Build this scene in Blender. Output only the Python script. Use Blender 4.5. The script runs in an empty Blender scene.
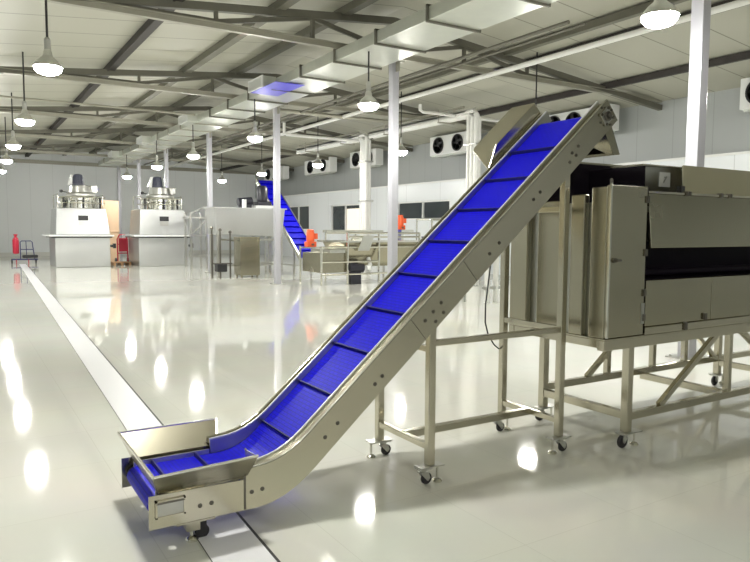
import bpy, bmesh, math, random
from mathutils import Vector, Matrix
random.seed(7)
S = bpy.context.scene
COL = S.collection
PI = math.pi
# ------------------------------------------------------------------ materials
def new_mat(name):
    m = bpy.data.materials.new(name); m.use_nodes = True
    nt = m.node_tree
    return m, nt, nt.nodes, nt.links, nt.nodes['Principled BSDF']
def mat(name, col, rough=0.5, metal=0.0, spec=0.5, noise=0.0, nscale=6.0, bump=0.0, rvar=0.0, stretch=(1,1,1)):
    m, nt, N, L, b = new_mat(name)
    b.inputs['Base Color'].default_value = (*col, 1)
    b.inputs['Roughness'].default_value = rough
    b.inputs['Metallic'].default_value = metal
    b.inputs['Specular IOR Level'].default_value = spec
    tc = N.new('ShaderNodeTexCoord'); mp = N.new('ShaderNodeMapping')
    mp.inputs['Scale'].default_value = stretch
    L.new(tc.outputs['Object'], mp.inputs['Vector'])
    nz = N.new('ShaderNodeTexNoise'); nz.inputs['Scale'].default_value = nscale; nz.inputs['Detail'].default_value = 4
    L.new(mp.outputs['Vector'], nz.inputs['Vector'])
    if noise > 0:
        mx = N.new('ShaderNodeMix'); mx.data_type = 'RGBA'
        mx.inputs['A'].default_value = (*[c*(1-noise) for c in col], 1)
        mx.inputs['B'].default_value = (*[min(1, c*(1+noise)) for c in col], 1)
        L.new(nz.outputs['Fac'], mx.inputs['Factor']); L.new(mx.outputs['Result'], b.inputs['Base Color'])
    if rvar > 0:
        mr = N.new('ShaderNodeMapRange')
        mr.inputs['From Min'].default_value = 0.1; mr.inputs['From Max'].default_value = 0.9
        mr.inputs['To Min'].default_value = max(0.02, rough-rvar); mr.inputs['To Max'].default_value = rough+rvar
        L.new(nz.outputs['Fac'], mr.inputs['Value']); L.new(mr.outputs['Result'], b.inputs['Roughness'])
    if bump > 0:
        bp = N.new('ShaderNodeBump'); bp.inputs['Strength'].default_value = bump; bp.inputs['Distance'].default_value = 0.02
        L.new(nz.outputs['Fac'], bp.inputs['Height']); L.new(bp.outputs['Normal'], b.inputs['Normal'])
    return m
def seam_mat(name, col, axis, pitch, width, line, rough=0.5, spec=0.5, noise=0.03, metal=0.0):
    """plain sheet with thin joint lines every <pitch> metres along one world axis"""
    m, nt, N, L, b = new_mat(name)
    b.inputs['Roughness'].default_value = rough; b.inputs['Specular IOR Level'].default_value = spec
    b.inputs['Metallic'].default_value = metal
    tc = N.new('ShaderNodeTexCoord'); sp = N.new('ShaderNodeSeparateXYZ'); L.new(tc.outputs['Object'], sp.inputs[0])
    dv = N.new('ShaderNodeMath'); dv.operation = 'DIVIDE'; dv.inputs[1].default_value = pitch; L.new(sp.outputs[axis], dv.inputs[0])
    fr = N.new('ShaderNodeMath'); fr.operation = 'FRACT'; L.new(dv.outputs[0], fr.inputs[0])
    lt = N.new('ShaderNodeMath'); lt.operation = 'LESS_THAN'; lt.inputs[1].default_value = width/pitch; L.new(fr.outputs[0], lt.inputs[0])
    nz = N.new('ShaderNodeTexNoise'); nz.inputs['Scale'].default_value = 0.6; nz.inputs['Detail'].default_value = 3
    L.new(tc.outputs['Object'], nz.inputs['Vector'])
    m0 = N.new('ShaderNodeMix'); m0.data_type = 'RGBA'
    m0.inputs['A'].default_value = (*[c*(1-noise) for c in col], 1); m0.inputs['B'].default_value = (*[min(1, c*(1+noise)) for c in col], 1)
    L.new(nz.outputs['Fac'], m0.inputs['Factor'])
    m1 = N.new('ShaderNodeMix'); m1.data_type = 'RGBA'; m1.inputs['B'].default_value = (*line, 1)
    L.new(lt.outputs[0], m1.inputs['Factor']); L.new(m0.outputs['Result'], m1.inputs['A'])
    L.new(m1.outputs['Result'], b.inputs['Base Color'])
    return m
def floor_mat():
    m, nt, N, L, b = new_mat('polished_floor')
    tc = N.new('ShaderNodeTexCoord')
    br = N.new('ShaderNodeTexBrick'); br.offset = 0.0
    br.inputs['Scale'].default_value = 1.0; br.inputs['Brick Width'].default_value = 0.8; br.inputs['Row Height'].default_value = 0.8
    br.inputs['Mortar Size'].default_value = 0.0022; br.inputs['Mortar Smooth'].default_value = 0.3
    br.inputs['Color1'].default_value = (0.725, 0.725, 0.655, 1); br.inputs['Color2'].default_value = (0.71, 0.71, 0.645, 1)
    br.inputs['Mortar'].default_value = (0.62, 0.62, 0.55, 1)
    L.new(tc.outputs['Object'], br.inputs['Vector'])
    nz = N.new('ShaderNodeTexNoise'); nz.inputs['Scale'].default_value = 1.3; nz.inputs['Detail'].default_value = 5
    L.new(tc.outputs['Object'], nz.inputs['Vector'])
    mx = N.new('ShaderNodeMix'); mx.data_type = 'RGBA'; mx.blend_type = 'MULTIPLY'; mx.inputs['Factor'].default_value = 0.10
    L.new(br.outputs['Color'], mx.inputs['A']); L.new(nz.outputs['Color'], mx.inputs['B'])
    L.new(mx.outputs['Result'], b.inputs['Base Color'])
    mr = N.new('ShaderNodeMapRange'); mr.inputs['To Min'].default_value = 0.035; mr.inputs['To Max'].default_value = 0.075
    L.new(nz.outputs['Fac'], mr.inputs['Value']); L.new(mr.outputs['Result'], b.inputs['Roughness'])
    b.inputs['Specular IOR Level'].default_value = 0.6
    n2 = N.new('ShaderNodeTexNoise'); n2.inputs['Scale'].default_value = 2.2; L.new(tc.outputs['Object'], n2.inputs['Vector'])
    bp = N.new('ShaderNodeBump'); bp.inputs['Strength'].default_value = 0.012; bp.inputs['Distance'].default_value = 0.02
    L.new(n2.outputs['Fac'], bp.inputs['Height']); L.new(bp.outputs['Normal'], b.inputs['Normal'])
    return m
def belt_mat(name, col, joint):
    m, nt, N, L, b = new_mat(name)
    uv = N.new('ShaderNodeTexCoord')
    br = N.new('ShaderNodeTexBrick'); br.offset = 0.5
    br.inputs['Scale'].default_value = 1.0; br.inputs['Brick Width'].default_value = 0.05; br.inputs['Row Height'].default_value = 0.025
    br.inputs['Mortar Size'].default_value = 0.0028
    br.inputs['Color1'].default_value = (*col, 1); br.inputs['Color2'].default_value = (*[c*0.88 for c in col], 1)
    br.inputs['Mortar'].default_value = (*joint, 1)
    sw = N.new('ShaderNodeSeparateXYZ'); cb = N.new('ShaderNodeCombineXYZ')
    L.new(uv.outputs['UV'], sw.inputs[0]); L.new(sw.outputs[1], cb.inputs[0]); L.new(sw.outputs[0], cb.inputs[1])
    L.new(cb.outputs[0], br.inputs['Vector']); L.new(br.outputs['Color'], b.inputs['Base Color'])
    b.inputs['Roughness'].default_value = 0.42; b.inputs['Specular IOR Level'].default_value = 0.12
    bp = N.new('ShaderNodeBump'); bp.invert = True; bp.inputs['Strength'].default_value = 0.5; bp.inputs['Distance'].default_value = 0.004
    L.new(br.outputs['Fac'], bp.inputs['Height']); L.new(bp.outputs['Normal'], b.inputs['Normal'])
    return m
def emit_mat(name, col, strength):
    m, nt, N, L, b = new_mat(name)
    b.inputs['Base Color'].default_value = (0.9, 0.9, 0.9, 1)
    b.inputs['Emission Color'].default_value = (*col, 1); b.inputs['Emission Strength'].default_value = strength
    return m
M = dict(
    steel=mat('brushed_stainless', (0.54, 0.51, 0.41), 0.21, 1.0, noise=0.06, nscale=2.0, rvar=0.04),
    steel_panel=mat('stainless_sheet', (0.43, 0.405, 0.31), 0.25, 1.0, noise=0.07, nscale=1.5, rvar=0.05),
    steel_bright=mat('polished_stainless', (0.74, 0.73, 0.66), 0.2, 1.0, noise=0.05, nscale=5.0, rvar=0.06),
    steel_far=mat('satin_stainless', (0.58, 0.59, 0.585), 0.36, 0.85, noise=0.06, nscale=2.0, rvar=0.08),
    steel_cool=mat('grey_stainless', (0.52, 0.52, 0.49), 0.34, 1.0, noise=0.06, nscale=2.0, rvar=0.06),
    galv=mat('galvanised_sheet', (0.60, 0.62, 0.58), 0.42, 0.75, noise=0.12, nscale=9.0, rvar=0.08),
    duct=mat('galvanised_duct', (0.66, 0.68, 0.62), 0.36, 0.7, noise=0.10, nscale=4.0, rvar=0.08),
    truss=mat('grey_primer_steel', (0.155, 0.15, 0.12), 0.55, 0.2, noise=0.15, nscale=3.0),
    chord=mat('zinc_steel', (0.36, 0.35, 0.29), 0.45, 0.35, noise=0.10, nscale=3.0),
    purlin=mat('dark_steel', (0.035, 0.03, 0.027), 0.6, 0.1, noise=0.2, nscale=3.0),
    purlin_grey=mat('grey_steel', (0.17, 0.165, 0.13), 0.55, 0.2, noise=0.15, nscale=3.0),
    column=mat('pale_column_paint', (0.48, 0.48, 0.52), 0.3, 0.25, noise=0.04, nscale=3.0),
    white=mat('white_enamel', (0.80, 0.81, 0.80), 0.35, noise=0.03, nscale=3.0),
    white_pipe=mat('white_insulation', (0.78, 0.78, 0.75), 0.45, noise=0.05, nscale=6.0),
    rubber=mat('black_rubber', (0.018, 0.016, 0.02), 0.5, noise=0.2, nscale=10),
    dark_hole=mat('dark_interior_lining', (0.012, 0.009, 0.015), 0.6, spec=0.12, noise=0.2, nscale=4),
    black=mat('black_paint', (0.02, 0.02, 0.022), 0.4, noise=0.1, nscale=8),
    motor_grey=mat('blue_grey_motor_paint', (0.07, 0.075, 0.11), 0.4, noise=0.1, nscale=8),
    motor_black=mat('dark_motor_paint', (0.02, 0.02, 0.03), 0.4, noise=0.1, nscale=8),
    orange=mat('orange_motor_paint', (0.75, 0.11, 0.03), 0.4, noise=0.06, nscale=8),
    red=mat('red_cylinder_paint', (0.50, 0.02, 0.05), 0.35, noise=0.06, nscale=8),
    belt=belt_mat('blue_modular_belt', (0.006, 0.004, 0.60), (0.003, 0.002, 0.34)),
    cleat=mat('shaded_blue_flight', (0.006, 0.006, 0.10), 0.45, noise=0.1, nscale=20),  # cleat blue darkened, the shade on its faces put into the colour
    strip=mat('wear_strip', (0.72, 0.73, 0.74), 0.3, 0.3, noise=0.04, nscale=8),
    bolt=mat('bolt_steel', (0.16, 0.15, 0.13), 0.4, 0.9, noise=0.1, nscale=30),
    zinc=mat('zinc_plate', (0.55, 0.55, 0.52), 0.35, 0.9, noise=0.08, nscale=20),
    floor=floor_mat(),
    drain=mat('white_channel_cover', (0.84, 0.84, 0.86), 0.28, spec=0.5, noise=0.02, nscale=2),
    gap=mat('dark_joint', (0.03, 0.03, 0.028), 0.6, noise=0.1, nscale=5),
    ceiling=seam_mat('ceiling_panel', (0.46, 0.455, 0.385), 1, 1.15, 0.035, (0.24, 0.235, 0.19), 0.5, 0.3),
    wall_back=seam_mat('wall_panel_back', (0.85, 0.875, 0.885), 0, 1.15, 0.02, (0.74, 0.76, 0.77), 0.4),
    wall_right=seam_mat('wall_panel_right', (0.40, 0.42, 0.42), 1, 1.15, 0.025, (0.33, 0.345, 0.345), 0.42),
    partition=seam_mat('partition_panel', (0.80, 0.83, 0.86), 1, 2.4, 0.02, (0.6, 0.62, 0.64), 0.25),
    skirting=mat('pale_kerb', (0.70, 0.70, 0.66), 0.4, noise=0.03, nscale=2),
    glass=mat('dark_glass', (0.035, 0.045, 0.05), 0.08, spec=0.7, noise=0.3, nscale=1.2),
    warm=emit_mat('lit_room_behind', (1.0, 0.76, 0.52), 0.2),
    board=mat('tan_board', (0.62, 0.44, 0.29), 0.6, noise=0.08, nscale=4),
    wood=mat('pallet_wood', (0.42, 0.24, 0.12), 0.7, noise=0.2, nscale=9),
    label=mat('white_label', (0.8, 0.8, 0.77), 0.5, noise=0.02, nscale=9),
    duct_blue=mat('blue_sheet', (0.10, 0.09, 0.72), 0.3, noise=0.15, nscale=6),
    lens=emit_mat('lamp_lens', (1.0, 0.985, 0.93), 100.0),
    reflector=mat('spun_aluminium', (0.75, 0.75, 0.73), 0.3, 0.9, noise=0.05, nscale=10),
    blue_box=mat('dark_blue_plastic', (0.02, 0.03, 0.16), 0.4, noise=0.1, nscale=8),
)
# ------------------------------------------------------------------ mesh helper
class MB:
    def __init__(s): s.b = bmesh.new()
    def hexa(s, p):                       # 8 points: bottom loop 0-3, top loop 4-7
        v = [s.b.verts.new(q) for q in p]
        for f in ((3, 2, 1, 0), (4, 5, 6, 7), (0, 1, 5, 4), (1, 2, 6, 5), (2, 3, 7, 6), (3, 0, 4, 7)):
            s.b.faces.new([v[i] for i in f])
        return s
    def box(s, x0, x1, y0, y1, z0, z1):
        return s.hexa([(x0, y0, z0), (x1, y0, z0), (x1, y1, z0), (x0, y1, z0), (x0, y0, z1), (x1, y0, z1), (x1, y1, z1), (x0, y1, z1)])
    def beam(s, p, q, w, h, up=(0, 0, 1)):
        p, q = Vector(p), Vector(q); d = (q-p).normalized(); up = Vector(up)
        if abs(d.dot(up)) > 0.999: up = Vector((0, 1, 0))
        a = d.cross(up).normalized()*w/2; c = a.cross(d).normalized()*h/2
        return s.hexa([p-a-c, p+a-c, q+a-c, q-a-c, p-a+c, p+a+c, q+a+c, q-a+c])
    def prism(s, poly, y0, y1):           # polygon in XZ swept along Y
        a = [s.b.verts.new((x, y0, z)) for x, z in poly]; c = [s.b.verts.new((x, y1, z)) for x, z in poly]
        n = len(poly)
        s.b.faces.new(a); s.b.faces.new(c[::-1])
        for i in range(n): s.b.faces.new([a[(i+1) % n], a[i], c[i], c[(i+1) % n]])
        return s
    def prism_x(s, poly, x0, x1):         # polygon in YZ swept along X
        a = [s.b.verts.new((x0, y, z)) for y, z in poly]; c = [s.b.verts.new((x1, y, z)) for y, z in poly]
        n = len(poly)
        s.b.faces.new(a[::-1]); s.b.faces.new(c)
        for i in range(n): s.b.faces.new([a[i], a[(i+1) % n], c[(i+1) % n], c[i]])
        return s
    def sheet(s, quad, t):                # thin plate of thickness t from a polygon of points
        q = [Vector(p) for p in quad]
        n = (q[1]-q[0]).cross(q[2]-q[0]).normalized()*t
        a = [s.b.verts.new(p) for p in q]; c = [s.b.verts.new(p+n) for p in q]; k = len(q)
        s.b.faces.new(a[::-1]); s.b.faces.new(c)
        for i in range(k): s.b.faces.new([a[i], a[(i+1) % k], c[(i+1) % k], c[i]])
        return s
    def tube(s, pts, r, seg=10):
        pts = [Vector(p) for p in pts]; rings = []
        ref = Vector((0, 0, 1))
        for i, p in enumerate(pts):
            d = (pts[min(i+1, len(pts)-1)]-pts[max(i-1, 0)]).normalized()
            if abs(d.dot(ref)) > 0.98: ref = Vector((0, 1, 0)) if abs(d.y) < 0.9 else Vector((1, 0, 0))
            a = d.cross(ref).normalized(); c = a.cross(d)
            rr = r[i] if isinstance(r, (list, tuple)) else r
            rings.append([s.b.verts.new(p+(a*math.cos(t)+c*math.sin(t))*rr) for t in [2*PI*k/seg for k in range(seg)]])
        for i in range(len(rings)-1):
            for k in range(seg):
                s.b.faces.new([rings[i][k], rings[i][(k+1) % seg], rings[i+1][(k+1) % seg], rings[i+1][k]])
        s.b.faces.new(rings[0][::-1]); s.b.faces.new(rings[-1])
        return s
    def lathe(s, o, prof, axis=(0, 0, 1), seg=20):   # prof: list of (radius, along)
        o = Vector(o); d = Vector(axis).normalized()
        a = d.orthogonal().normalized(); c = d.cross(a); rings = []
        for r, h in prof:
            rings.append([s.b.verts.new(o+d*h+(a*math.cos(t)+c*math.sin(t))*max(r, 1e-4)) for t in [2*PI*k/seg for k in range(seg)]])
        for i in range(len(rings)-1):
            for k in range(seg):
                s.b.faces.new([rings[i][k], rings[i][(k+1) % seg], rings[i+1][(k+1) % seg], rings[i+1][k]])
        s.b.faces.new(rings[0][::-1]); s.b.faces.new(rings[-1])
        return s
    def cyl(s, p, q, r, seg=16):
        return s.tube([p, q], r, seg)
    def build(s, name, m, parent=None, bevel=0.0, smooth=False, org=None):
        bmesh.ops.recalc_face_normals(s.b, faces=s.b.faces)
        o0 = Vector((0, 0, 0))
        if parent is not None: o0 = world_origin(parent)
        elif org is not None: o0 = Vector(org)
        if o0.length: bmesh.ops.translate(s.b, verts=s.b.verts, vec=-o0)
        me = bpy.data.meshes.new(name); s.b.to_mesh(me); s.b.free()
        me.materials.append(M[m] if isinstance(m, str) else m)
        o = bpy.data.objects.new(name, me); COL.objects.link(o)
        if parent is not None: o.parent = parent
        elif org is not None: o.location = o0
        if smooth:
            for p in me.polygons: p.use_smooth = True
            me.set_sharp_from_angle(angle=math.radians(38))
        if bevel > 0:
            bv = o.modifiers.new('bevel', 'BEVEL'); bv.width = bevel; bv.segments = 2; bv.limit_method = 'ANGLE'; bv.angle_limit = math.radians(40)
        return o
def world_origin(o):
    v = Vector(o.location)
    while o.parent is not None:
        o = o.parent; v = v+Vector(o.location)
    return v
def tag(o, label, cat, group=None, kind=None):
    o['label'] = label; o['category'] = cat
    if group: o['group'] = group
    if kind: o['kind'] = kind
    return o
def thing(name, loc, label, cat, group=None):
    o = bpy.data.objects.new(name, None); COL.objects.link(o); o.location = loc; o.empty_display_size = 0.1
    return tag(o, label, cat, group)
def struct(o):
    o['kind'] = 'structure'; return o
def copy_tree(o, parent=None):
    c = o.copy(); COL.objects.link(c)
    if parent is not None: c.parent = parent
    for ch in list(o.children): copy_tree(ch, c)
    return c
# ------------------------------------------------------------------ camera (1.6 m eye height)
F = 670.0
YAW, PIT, ROL = math.radians(31.8), math.atan(51.5/670), math.radians(0.33)
fw = Vector((math.sin(YAW)*math.cos(PIT), math.cos(YAW)*math.cos(PIT), -math.sin(PIT)))
r0 = Vector((math.cos(YAW), -math.sin(YAW), 0)); u0 = r0.cross(fw)
rt = r0*math.cos(ROL)+u0*math.sin(ROL); up = -r0*math.sin(ROL)+u0*math.cos(ROL)
cam = bpy.data.cameras.new('camera'); cam.sensor_fit = 'HORIZONTAL'; cam.sensor_width = 36; cam.lens = F/750*36
cam.clip_start = 0.05; cam.clip_end = 300
co = bpy.data.objects.new('camera', cam); COL.objects.link(co)
co.matrix_world = Matrix(((rt.x, up.x, -fw.x, 0), (rt.y, up.y, -fw.y, 0), (rt.z, up.z, -fw.z, 1.6), (0, 0, 0, 1)))
S.camera = co
# ------------------------------------------------------------------ the hall
XL, XR, YB, YF = -1.3, 16.7, 42.0, -7.5
RX, RZ = 7.8, 6.08
def roof(x): return RZ-0.1*abs(x-RX)
struct(MB().box(XL, XR, YF, YB, -0.1, 0.0).build('floor', 'floor'))
struct(MB().prism([(XL, roof(XL)), (RX, RZ), (XR, roof(XR)), (XR, roof(XR)+0.12), (RX, RZ+0.12), (XL, roof(XL)+0.12)], YF, YB).build('ceiling', 'ceiling'))
def gable(y0, y1, name):
    struct(MB().prism([(XL-0.12, 0), (XR+0.12, 0), (XR+0.12, roof(XR)), (RX, RZ+0.1), (XL-0.12, roof(XL))], y0, y1).build(name, 'wall_back'))
gable(YB, YB+0.12, 'wall_back'); gable(YF-0.12, YF, 'wall_front')
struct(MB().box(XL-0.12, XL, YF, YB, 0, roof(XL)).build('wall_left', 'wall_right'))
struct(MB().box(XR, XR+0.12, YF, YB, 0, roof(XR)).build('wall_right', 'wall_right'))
struct(MB().box(XL, XR, YB-0.06, YB, 0, 0.22).build('baseboard_back', 'skirting'))
struct(MB().box(XL, XR, YB-0.10, YB, 5.15, 5.35).build('trim_1', 'chord'))
# white lower partition along the right wall, with window openings
wins = [(33.5, 36.4, 1.55, 2.92), (28.0, 30.95, 1.45, 2.84), (21.0, 24.75, 2.02, 2.80)]
XP = 16.45
pt = MB(); y = YF
for (a, b_, z0, z1) in sorted(wins):
    pt.box(XP, XR, y, a, 0, 3.5); pt.box(XP, XR, a, b_, 0, z0); pt.box(XP, XR, a, b_, z1, 3.5); y = b_
pt.box(XP, XR, y, YB, 0, 3.5)
struct(pt.build('wall_partition_right', 'partition'))
struct(MB().box(XP-0.03, XR, YF, YB, 3.5, 3.56).build('trim_2', 'white'))
for i, (a, b_, z0, z1) in enumerate(sorted(wins)):
    w = struct(MB().box(XP+0.12, XP+0.14, a, b_, z0, z1).build('window_%d' % (i+1), 'glass'))
    f = MB()
    for (p, q, r, t) in ((a, b_, z0, z0+0.06), (a, b_, z1-0.06, z1), (a, a+0.06, z0, z1), (b_-0.06, b_, z0, z1), ((a+b_)/2-0.03, (a+b_)/2+0.03, z0, z1)):
        f.box(XP+0.04, XP+0.12, p, q, r, t)
    f.build('window_frame', 'white', w)
    if i == 1:
        lit = MB().box(XP+0.10, XP+0.115, 28.05, 29.4, 1.5, 2.62).build('lit_opening', 'warm', w)
        lit['label'] = 'warm lit doorway seen through the glass'
# floor channel with pale cover
def chx(yv): return 0.86+0.040*yv
ch = MB()
ch.hexa([(chx(-7), -7, 0.0005), (chx(-7)+0.27, -7, 0.0005), (chx(33)+0.27, 33, 0.0005), (chx(33), 33, 0.0005),
         (chx(-7), -7, 0.004), (chx(-7)+0.27, -7, 0.004), (chx(33)+0.27, 33, 0.004), (chx(33), 33, 0.004)])
tr = struct(ch.build('trim_3', 'drain'))
g = MB()
for off, wd in ((0.272, 0.014), (-0.0035, 0.002)):
    g.hexa([(chx(-7)+off, -7, 0.0005), (chx(-7)+off+wd, -7, 0.0005), (chx(33)+off+wd, 33, 0.0005), (chx(33)+off, 33, 0.0005),
            (chx(-7)+off, -7, 0.003), (chx(-7)+off+wd, -7, 0.003), (chx(33)+off+wd, 33, 0.003), (chx(33)+off, 33, 0.003)])
struct(g.build('trim_4', 'gap'))
# ------------------------------------------------------------------ columns
ordn = ['nearest', 'second nearest', 'third nearest', 'fourth nearest', 'fifth nearest', 'sixth nearest', 'farthest']
cw = ['standing behind the stainless machine on the right', 'just behind the blue belt of the big conveyor', 'in front of the far blue incline conveyor',
      'left of the raised grey feed tank', 'right behind the second kettle', 'left of the second kettle', 'by the tan board near the back wall']
for i, yv in enumerate([5.06, 11.88, 17.95, 24.0, 29.95, 35.2, 40.1]):
    c = thing('steel_column', (7.8, yv, 0), 'pale square steel column, %s of the row, %s' % (ordn[i], cw[i]), 'column', 'steel columns down the middle of the hall')
    MB().box(7.72, 7.88, yv-0.08, yv+0.08, 0.012, 5.05).build('shaft', 'column', c, 0.008)
    bp = MB().box(7.62, 7.98, yv-0.18, yv+0.18, 0, 0.014)
    for a in (-1, 1):
        for b_ in (-1, 1): bp.lathe((7.8+a*0.14, yv+b_*0.14, 0.014), [(0.016, 0), (0.016, 0.02)], seg=6)
    bp.build('base_plate', 'zinc', c)
    MB().box(7.64, 7.96, yv-0.16, yv+0.16, 5.05, 5.07).box(7.79, 7.81, yv-0.2, yv+0.2, 4.85, 5.05).build('head_plate', 'chord', c)
# ------------------------------------------------------------------ roof trusses
NP = [2.1, 4.02, 5.93, 7.8, 9.67, 11.58, 13.5]
def make_truss(yv, label):
    t = thing('roof_truss', (7.8, yv, 5.2), label, 'roof truss', 'roof trusses across the hall')
    MB().box(XL+0.05, XR-0.05, yv-0.05, yv+0.05, 5.14, 5.24).box(XL+0.05, XR-0.05, yv-0.09, yv+0.09, 5.235, 5.25).build('bottom_chord', 'chord', t)
    def tz(x): return roof(x)-0.19
    for (a, b_) in ((XL+0.45, RX), (XR-0.05, RX)):
        MB().beam((a, yv, tz(a)), (b_, yv, tz(b_)), 0.12, 0.14).build('top_chord', 'truss', t)
    for x in NP:
        MB().box(x-0.03, x+0.03, yv-0.04, yv+0.04, 5.25, tz(x)-0.05).build('post', 'truss', t)
    for (a, b_) in ((2.1, 4.02), (5.93, 4.02), (5.93, 7.8), (9.67, 7.8), (9.67, 11.58), (13.5, 11.58)):
        MB().beam((a, yv, tz(a)-0.06), (b_, yv, 5.27), 0.06, 0.08).build('brace', 'truss', t)
    return t
for i, yv in enumerate([11.9, 17.9, 23.9, 29.9, 35.9]):
    make_truss(yv, 'grey steel roof truss with flat lower chord, %s to the camera' % ['nearest of the row', 'second', 'third', 'fourth', 'fifth and farthest'][i])
# purlins running the length of the hall
pd = [(3.35, 'purlin', 'dark', 'dark purlin over the left part of the hall, left of the grey ones'),
      (5.25, 'purlin_grey', 'grey', 'grey purlin left of the galvanised air duct, lower on the left roof slope'),
      (6.65, 'purlin_grey', 'grey', 'grey purlin above the left edge of the galvanised air duct'),
      (9.3, 'purlin_grey', 'grey', 'grey purlin just right of the roof ridge beside the duct'),
      (10.9, 'purlin_grey', 'grey', 'thick grey purlin beside the long white pipe under the roof'),
      (11.75, 'purlin', 'dark', 'dark purlin directly above the long white pipe on the right'),
      (14.4, 'purlin', 'dark', 'dark purlin over the air coolers on the right roof slope')]
for x, m_, _, lab in pd:
    z = roof(x)
    wd = 0.075 if m_ == 'purlin' else 0.085
    p = MB().box(x-wd, x+wd, 5.5, YB-0.05, z-0.15, z-0.02).box(x-wd-0.03, x-wd+0.01, 5.5, YB-0.05, z-0.17, z-0.02).build('roof_purlin', m_, None, org=(x, 24, z-0.1))
    tag(p, lab, 'purlin', 'purlins under the roof')
# ------------------------------------------------------------------ galvanised air duct
DX0, DX1, DZ0, DZ1 = 6.45, 7.5, 4.92, 5.13
d = thing('air_duct', (7.0, 20, DZ0), 'long galvanised rectangular air duct hung below the trusses beside the columns', 'air duct')
MB().box(DX0, DX1, 4.0, 38.5, DZ0, DZ1).build('duct_body', 'duct', d, 0.004)
yv = 4.2
while yv < 38:
    f = MB()
    f.box(DX0-0.035, DX1+0.035, yv-0.02, yv+0.02, DZ0-0.035, DZ0+0.0).box(DX0-0.035, DX0, yv-0.02, yv+0.02, DZ0, DZ1+0.03)
    f.box(DX1, DX1+0.035, yv-0.02, yv+0.02, DZ0, DZ1+0.03).box(DX0-0.035, DX1+0.035, yv-0.02, yv+0.02, DZ1, DZ1+0.03)
    f.build('flange', 'truss' if yv < 20 else 'chord', d)
    yv += 1.55
for yg in (15.3, 21.4, 27.4, 33.4):
    bx = MB().box(DX0-0.32, DX0, yg-0.45, yg+0.45, DZ0-0.02, DZ1+0.02).build('outlet_box', 'duct', d, 0.004)
    gr = MB()
    for (a, b_, z0, z1) in ((yg-0.45, yg+0.45, DZ0-0.03, DZ0+0.0), (yg-0.45, yg+0.45, DZ1, DZ1+0.03), (yg-0.45, yg-0.42, DZ0, DZ1), (yg+0.42, yg+0.45, DZ0, DZ1)):
        gr.box(DX0-0.35, DX0-0.32, a, b_, z0, z1)
    for k in range(11): gr.box(DX0-0.345, DX0-0.325, yg-0.40+k*0.078, yg-0.385+k*0.078, DZ0, DZ1)
    gr.build('grille', 'white', bx)
fl = MB().box(DX0-0.30, DX0+0.42, 14.2, 15.72, DZ0-0.028, DZ0-0.021).build('blue_patch', 'duct_blue', d); fl['label'] = 'flat blue patch under the duct outlet'  # thin blue sheet set just under the duct outlet
# ------------------------------------------------------------------ pipes
def pipe(name, pts, r, m_, label, cat='pipe', group=None, seg=10):
    o = MB().tube(pts, r, seg).build(name, m_, None, smooth=True, org=pts[0])
    return tag(o, label, cat, group)
pipe('ceiling_pipe', [(10.15, 5.2, 5.04), (10.15, 12, 5.04), (10.15, 40, 5.04)], 0.055, 'white_pipe', 'long straight white pipe running down the hall under the dark purlin')
pipe('cross_pipe', [(11.2, 15.7, 5.13), (11.2, 15.7, 4.98), (11.3, 15.7, 4.93), (16.4, 15.7, 4.93)], 0.045, 'white_pipe', 'white pipe crossing to the right wall behind the top of the big conveyor')
pipe('cross_pipe', [(9.4, 21.0, 5.15), (9.4, 21.0, 4.82), (9.5, 21.0, 4.76), (12.30, 21.0, 4.76)], 0.05, 'white_pipe', 'white pipe running left from the farther white riser bundle')
pipe('cross_pipe', [(7.9, 18.3, 5.04), (12.3, 18.3, 5.04)], 0.06, 'chord', 'grey horizontal pipe beside the third column below the truss')
pipe('cross_pipe', [(-0.8, 20.7, 5.08), (6.3, 20.7, 5.08)], 0.03, 'chord', 'thin grey pipe between trusses over the left floor')
pipe('ceiling_pipe', [(8.7, 8, 5.04), (8.7, 38, 5.04)], 0.035, 'truss', 'dark grey pipe running down the hall just right of the columns')
pipe('ceiling_pipe', [(9.1, 8, 5.08), (9.1, 38, 5.08)], 0.025, 'truss', 'thinner dark pipe, second to the right of the columns under the roof')
for i, yv in enumerate((14.95, 20.95)):
    t = thing('pipe_riser', (12.5, yv, 0), 'bundle of white insulated riser pipes, %s' % ['the nearer one, left of the big conveyor top', 'the farther one, left of the second column'][i], 'pipe riser', 'white riser bundles')
    for k, (dx, dy) in enumerate(((0, -0.16), (0, 0.0), (0, 0.16), (0.16, -0.08))):
        zt = 4.98-0.1*(k % 2)
        MB().tube([(12.5+dx, yv+dy, 0.01), (12.5+dx, yv+dy, 3), (12.5+dx, yv+dy, zt-0.1), (12.5+dx, yv+dy+0.08, zt), (12.5+dx, yv+dy+0.6, zt), (12.5+dx, yv+5.6, zt)], 0.07, 10).build('insulated_pipe', 'white_pipe', t, smooth=True)
    br = MB()
    for z in (1.2, 2.6, 4.0): br.box(12.40, 12.74, yv-0.26, yv+0.26, z, z+0.05)
    br.build('pipe_clamp', 'zinc', t)
    fr = MB().beam((12.5, yv+0.4, 5.13), (12.5, yv+5.4, 5.13), 0.06, 0.06).box(12.2, 12.8, yv+1.2, yv+1.26, 4.76, 4.80).box(12.2, 12.8, yv+4.2, yv+4.26, 4.76, 4.80)
    for yy in (1.23, 4.23):
        for xx in (12.22, 12.78): fr.cyl((xx, yv+yy, 4.78), (xx, yv+yy, 5.15), 0.012, 6)
    fr.build('hanger', 'chord', t)
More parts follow.
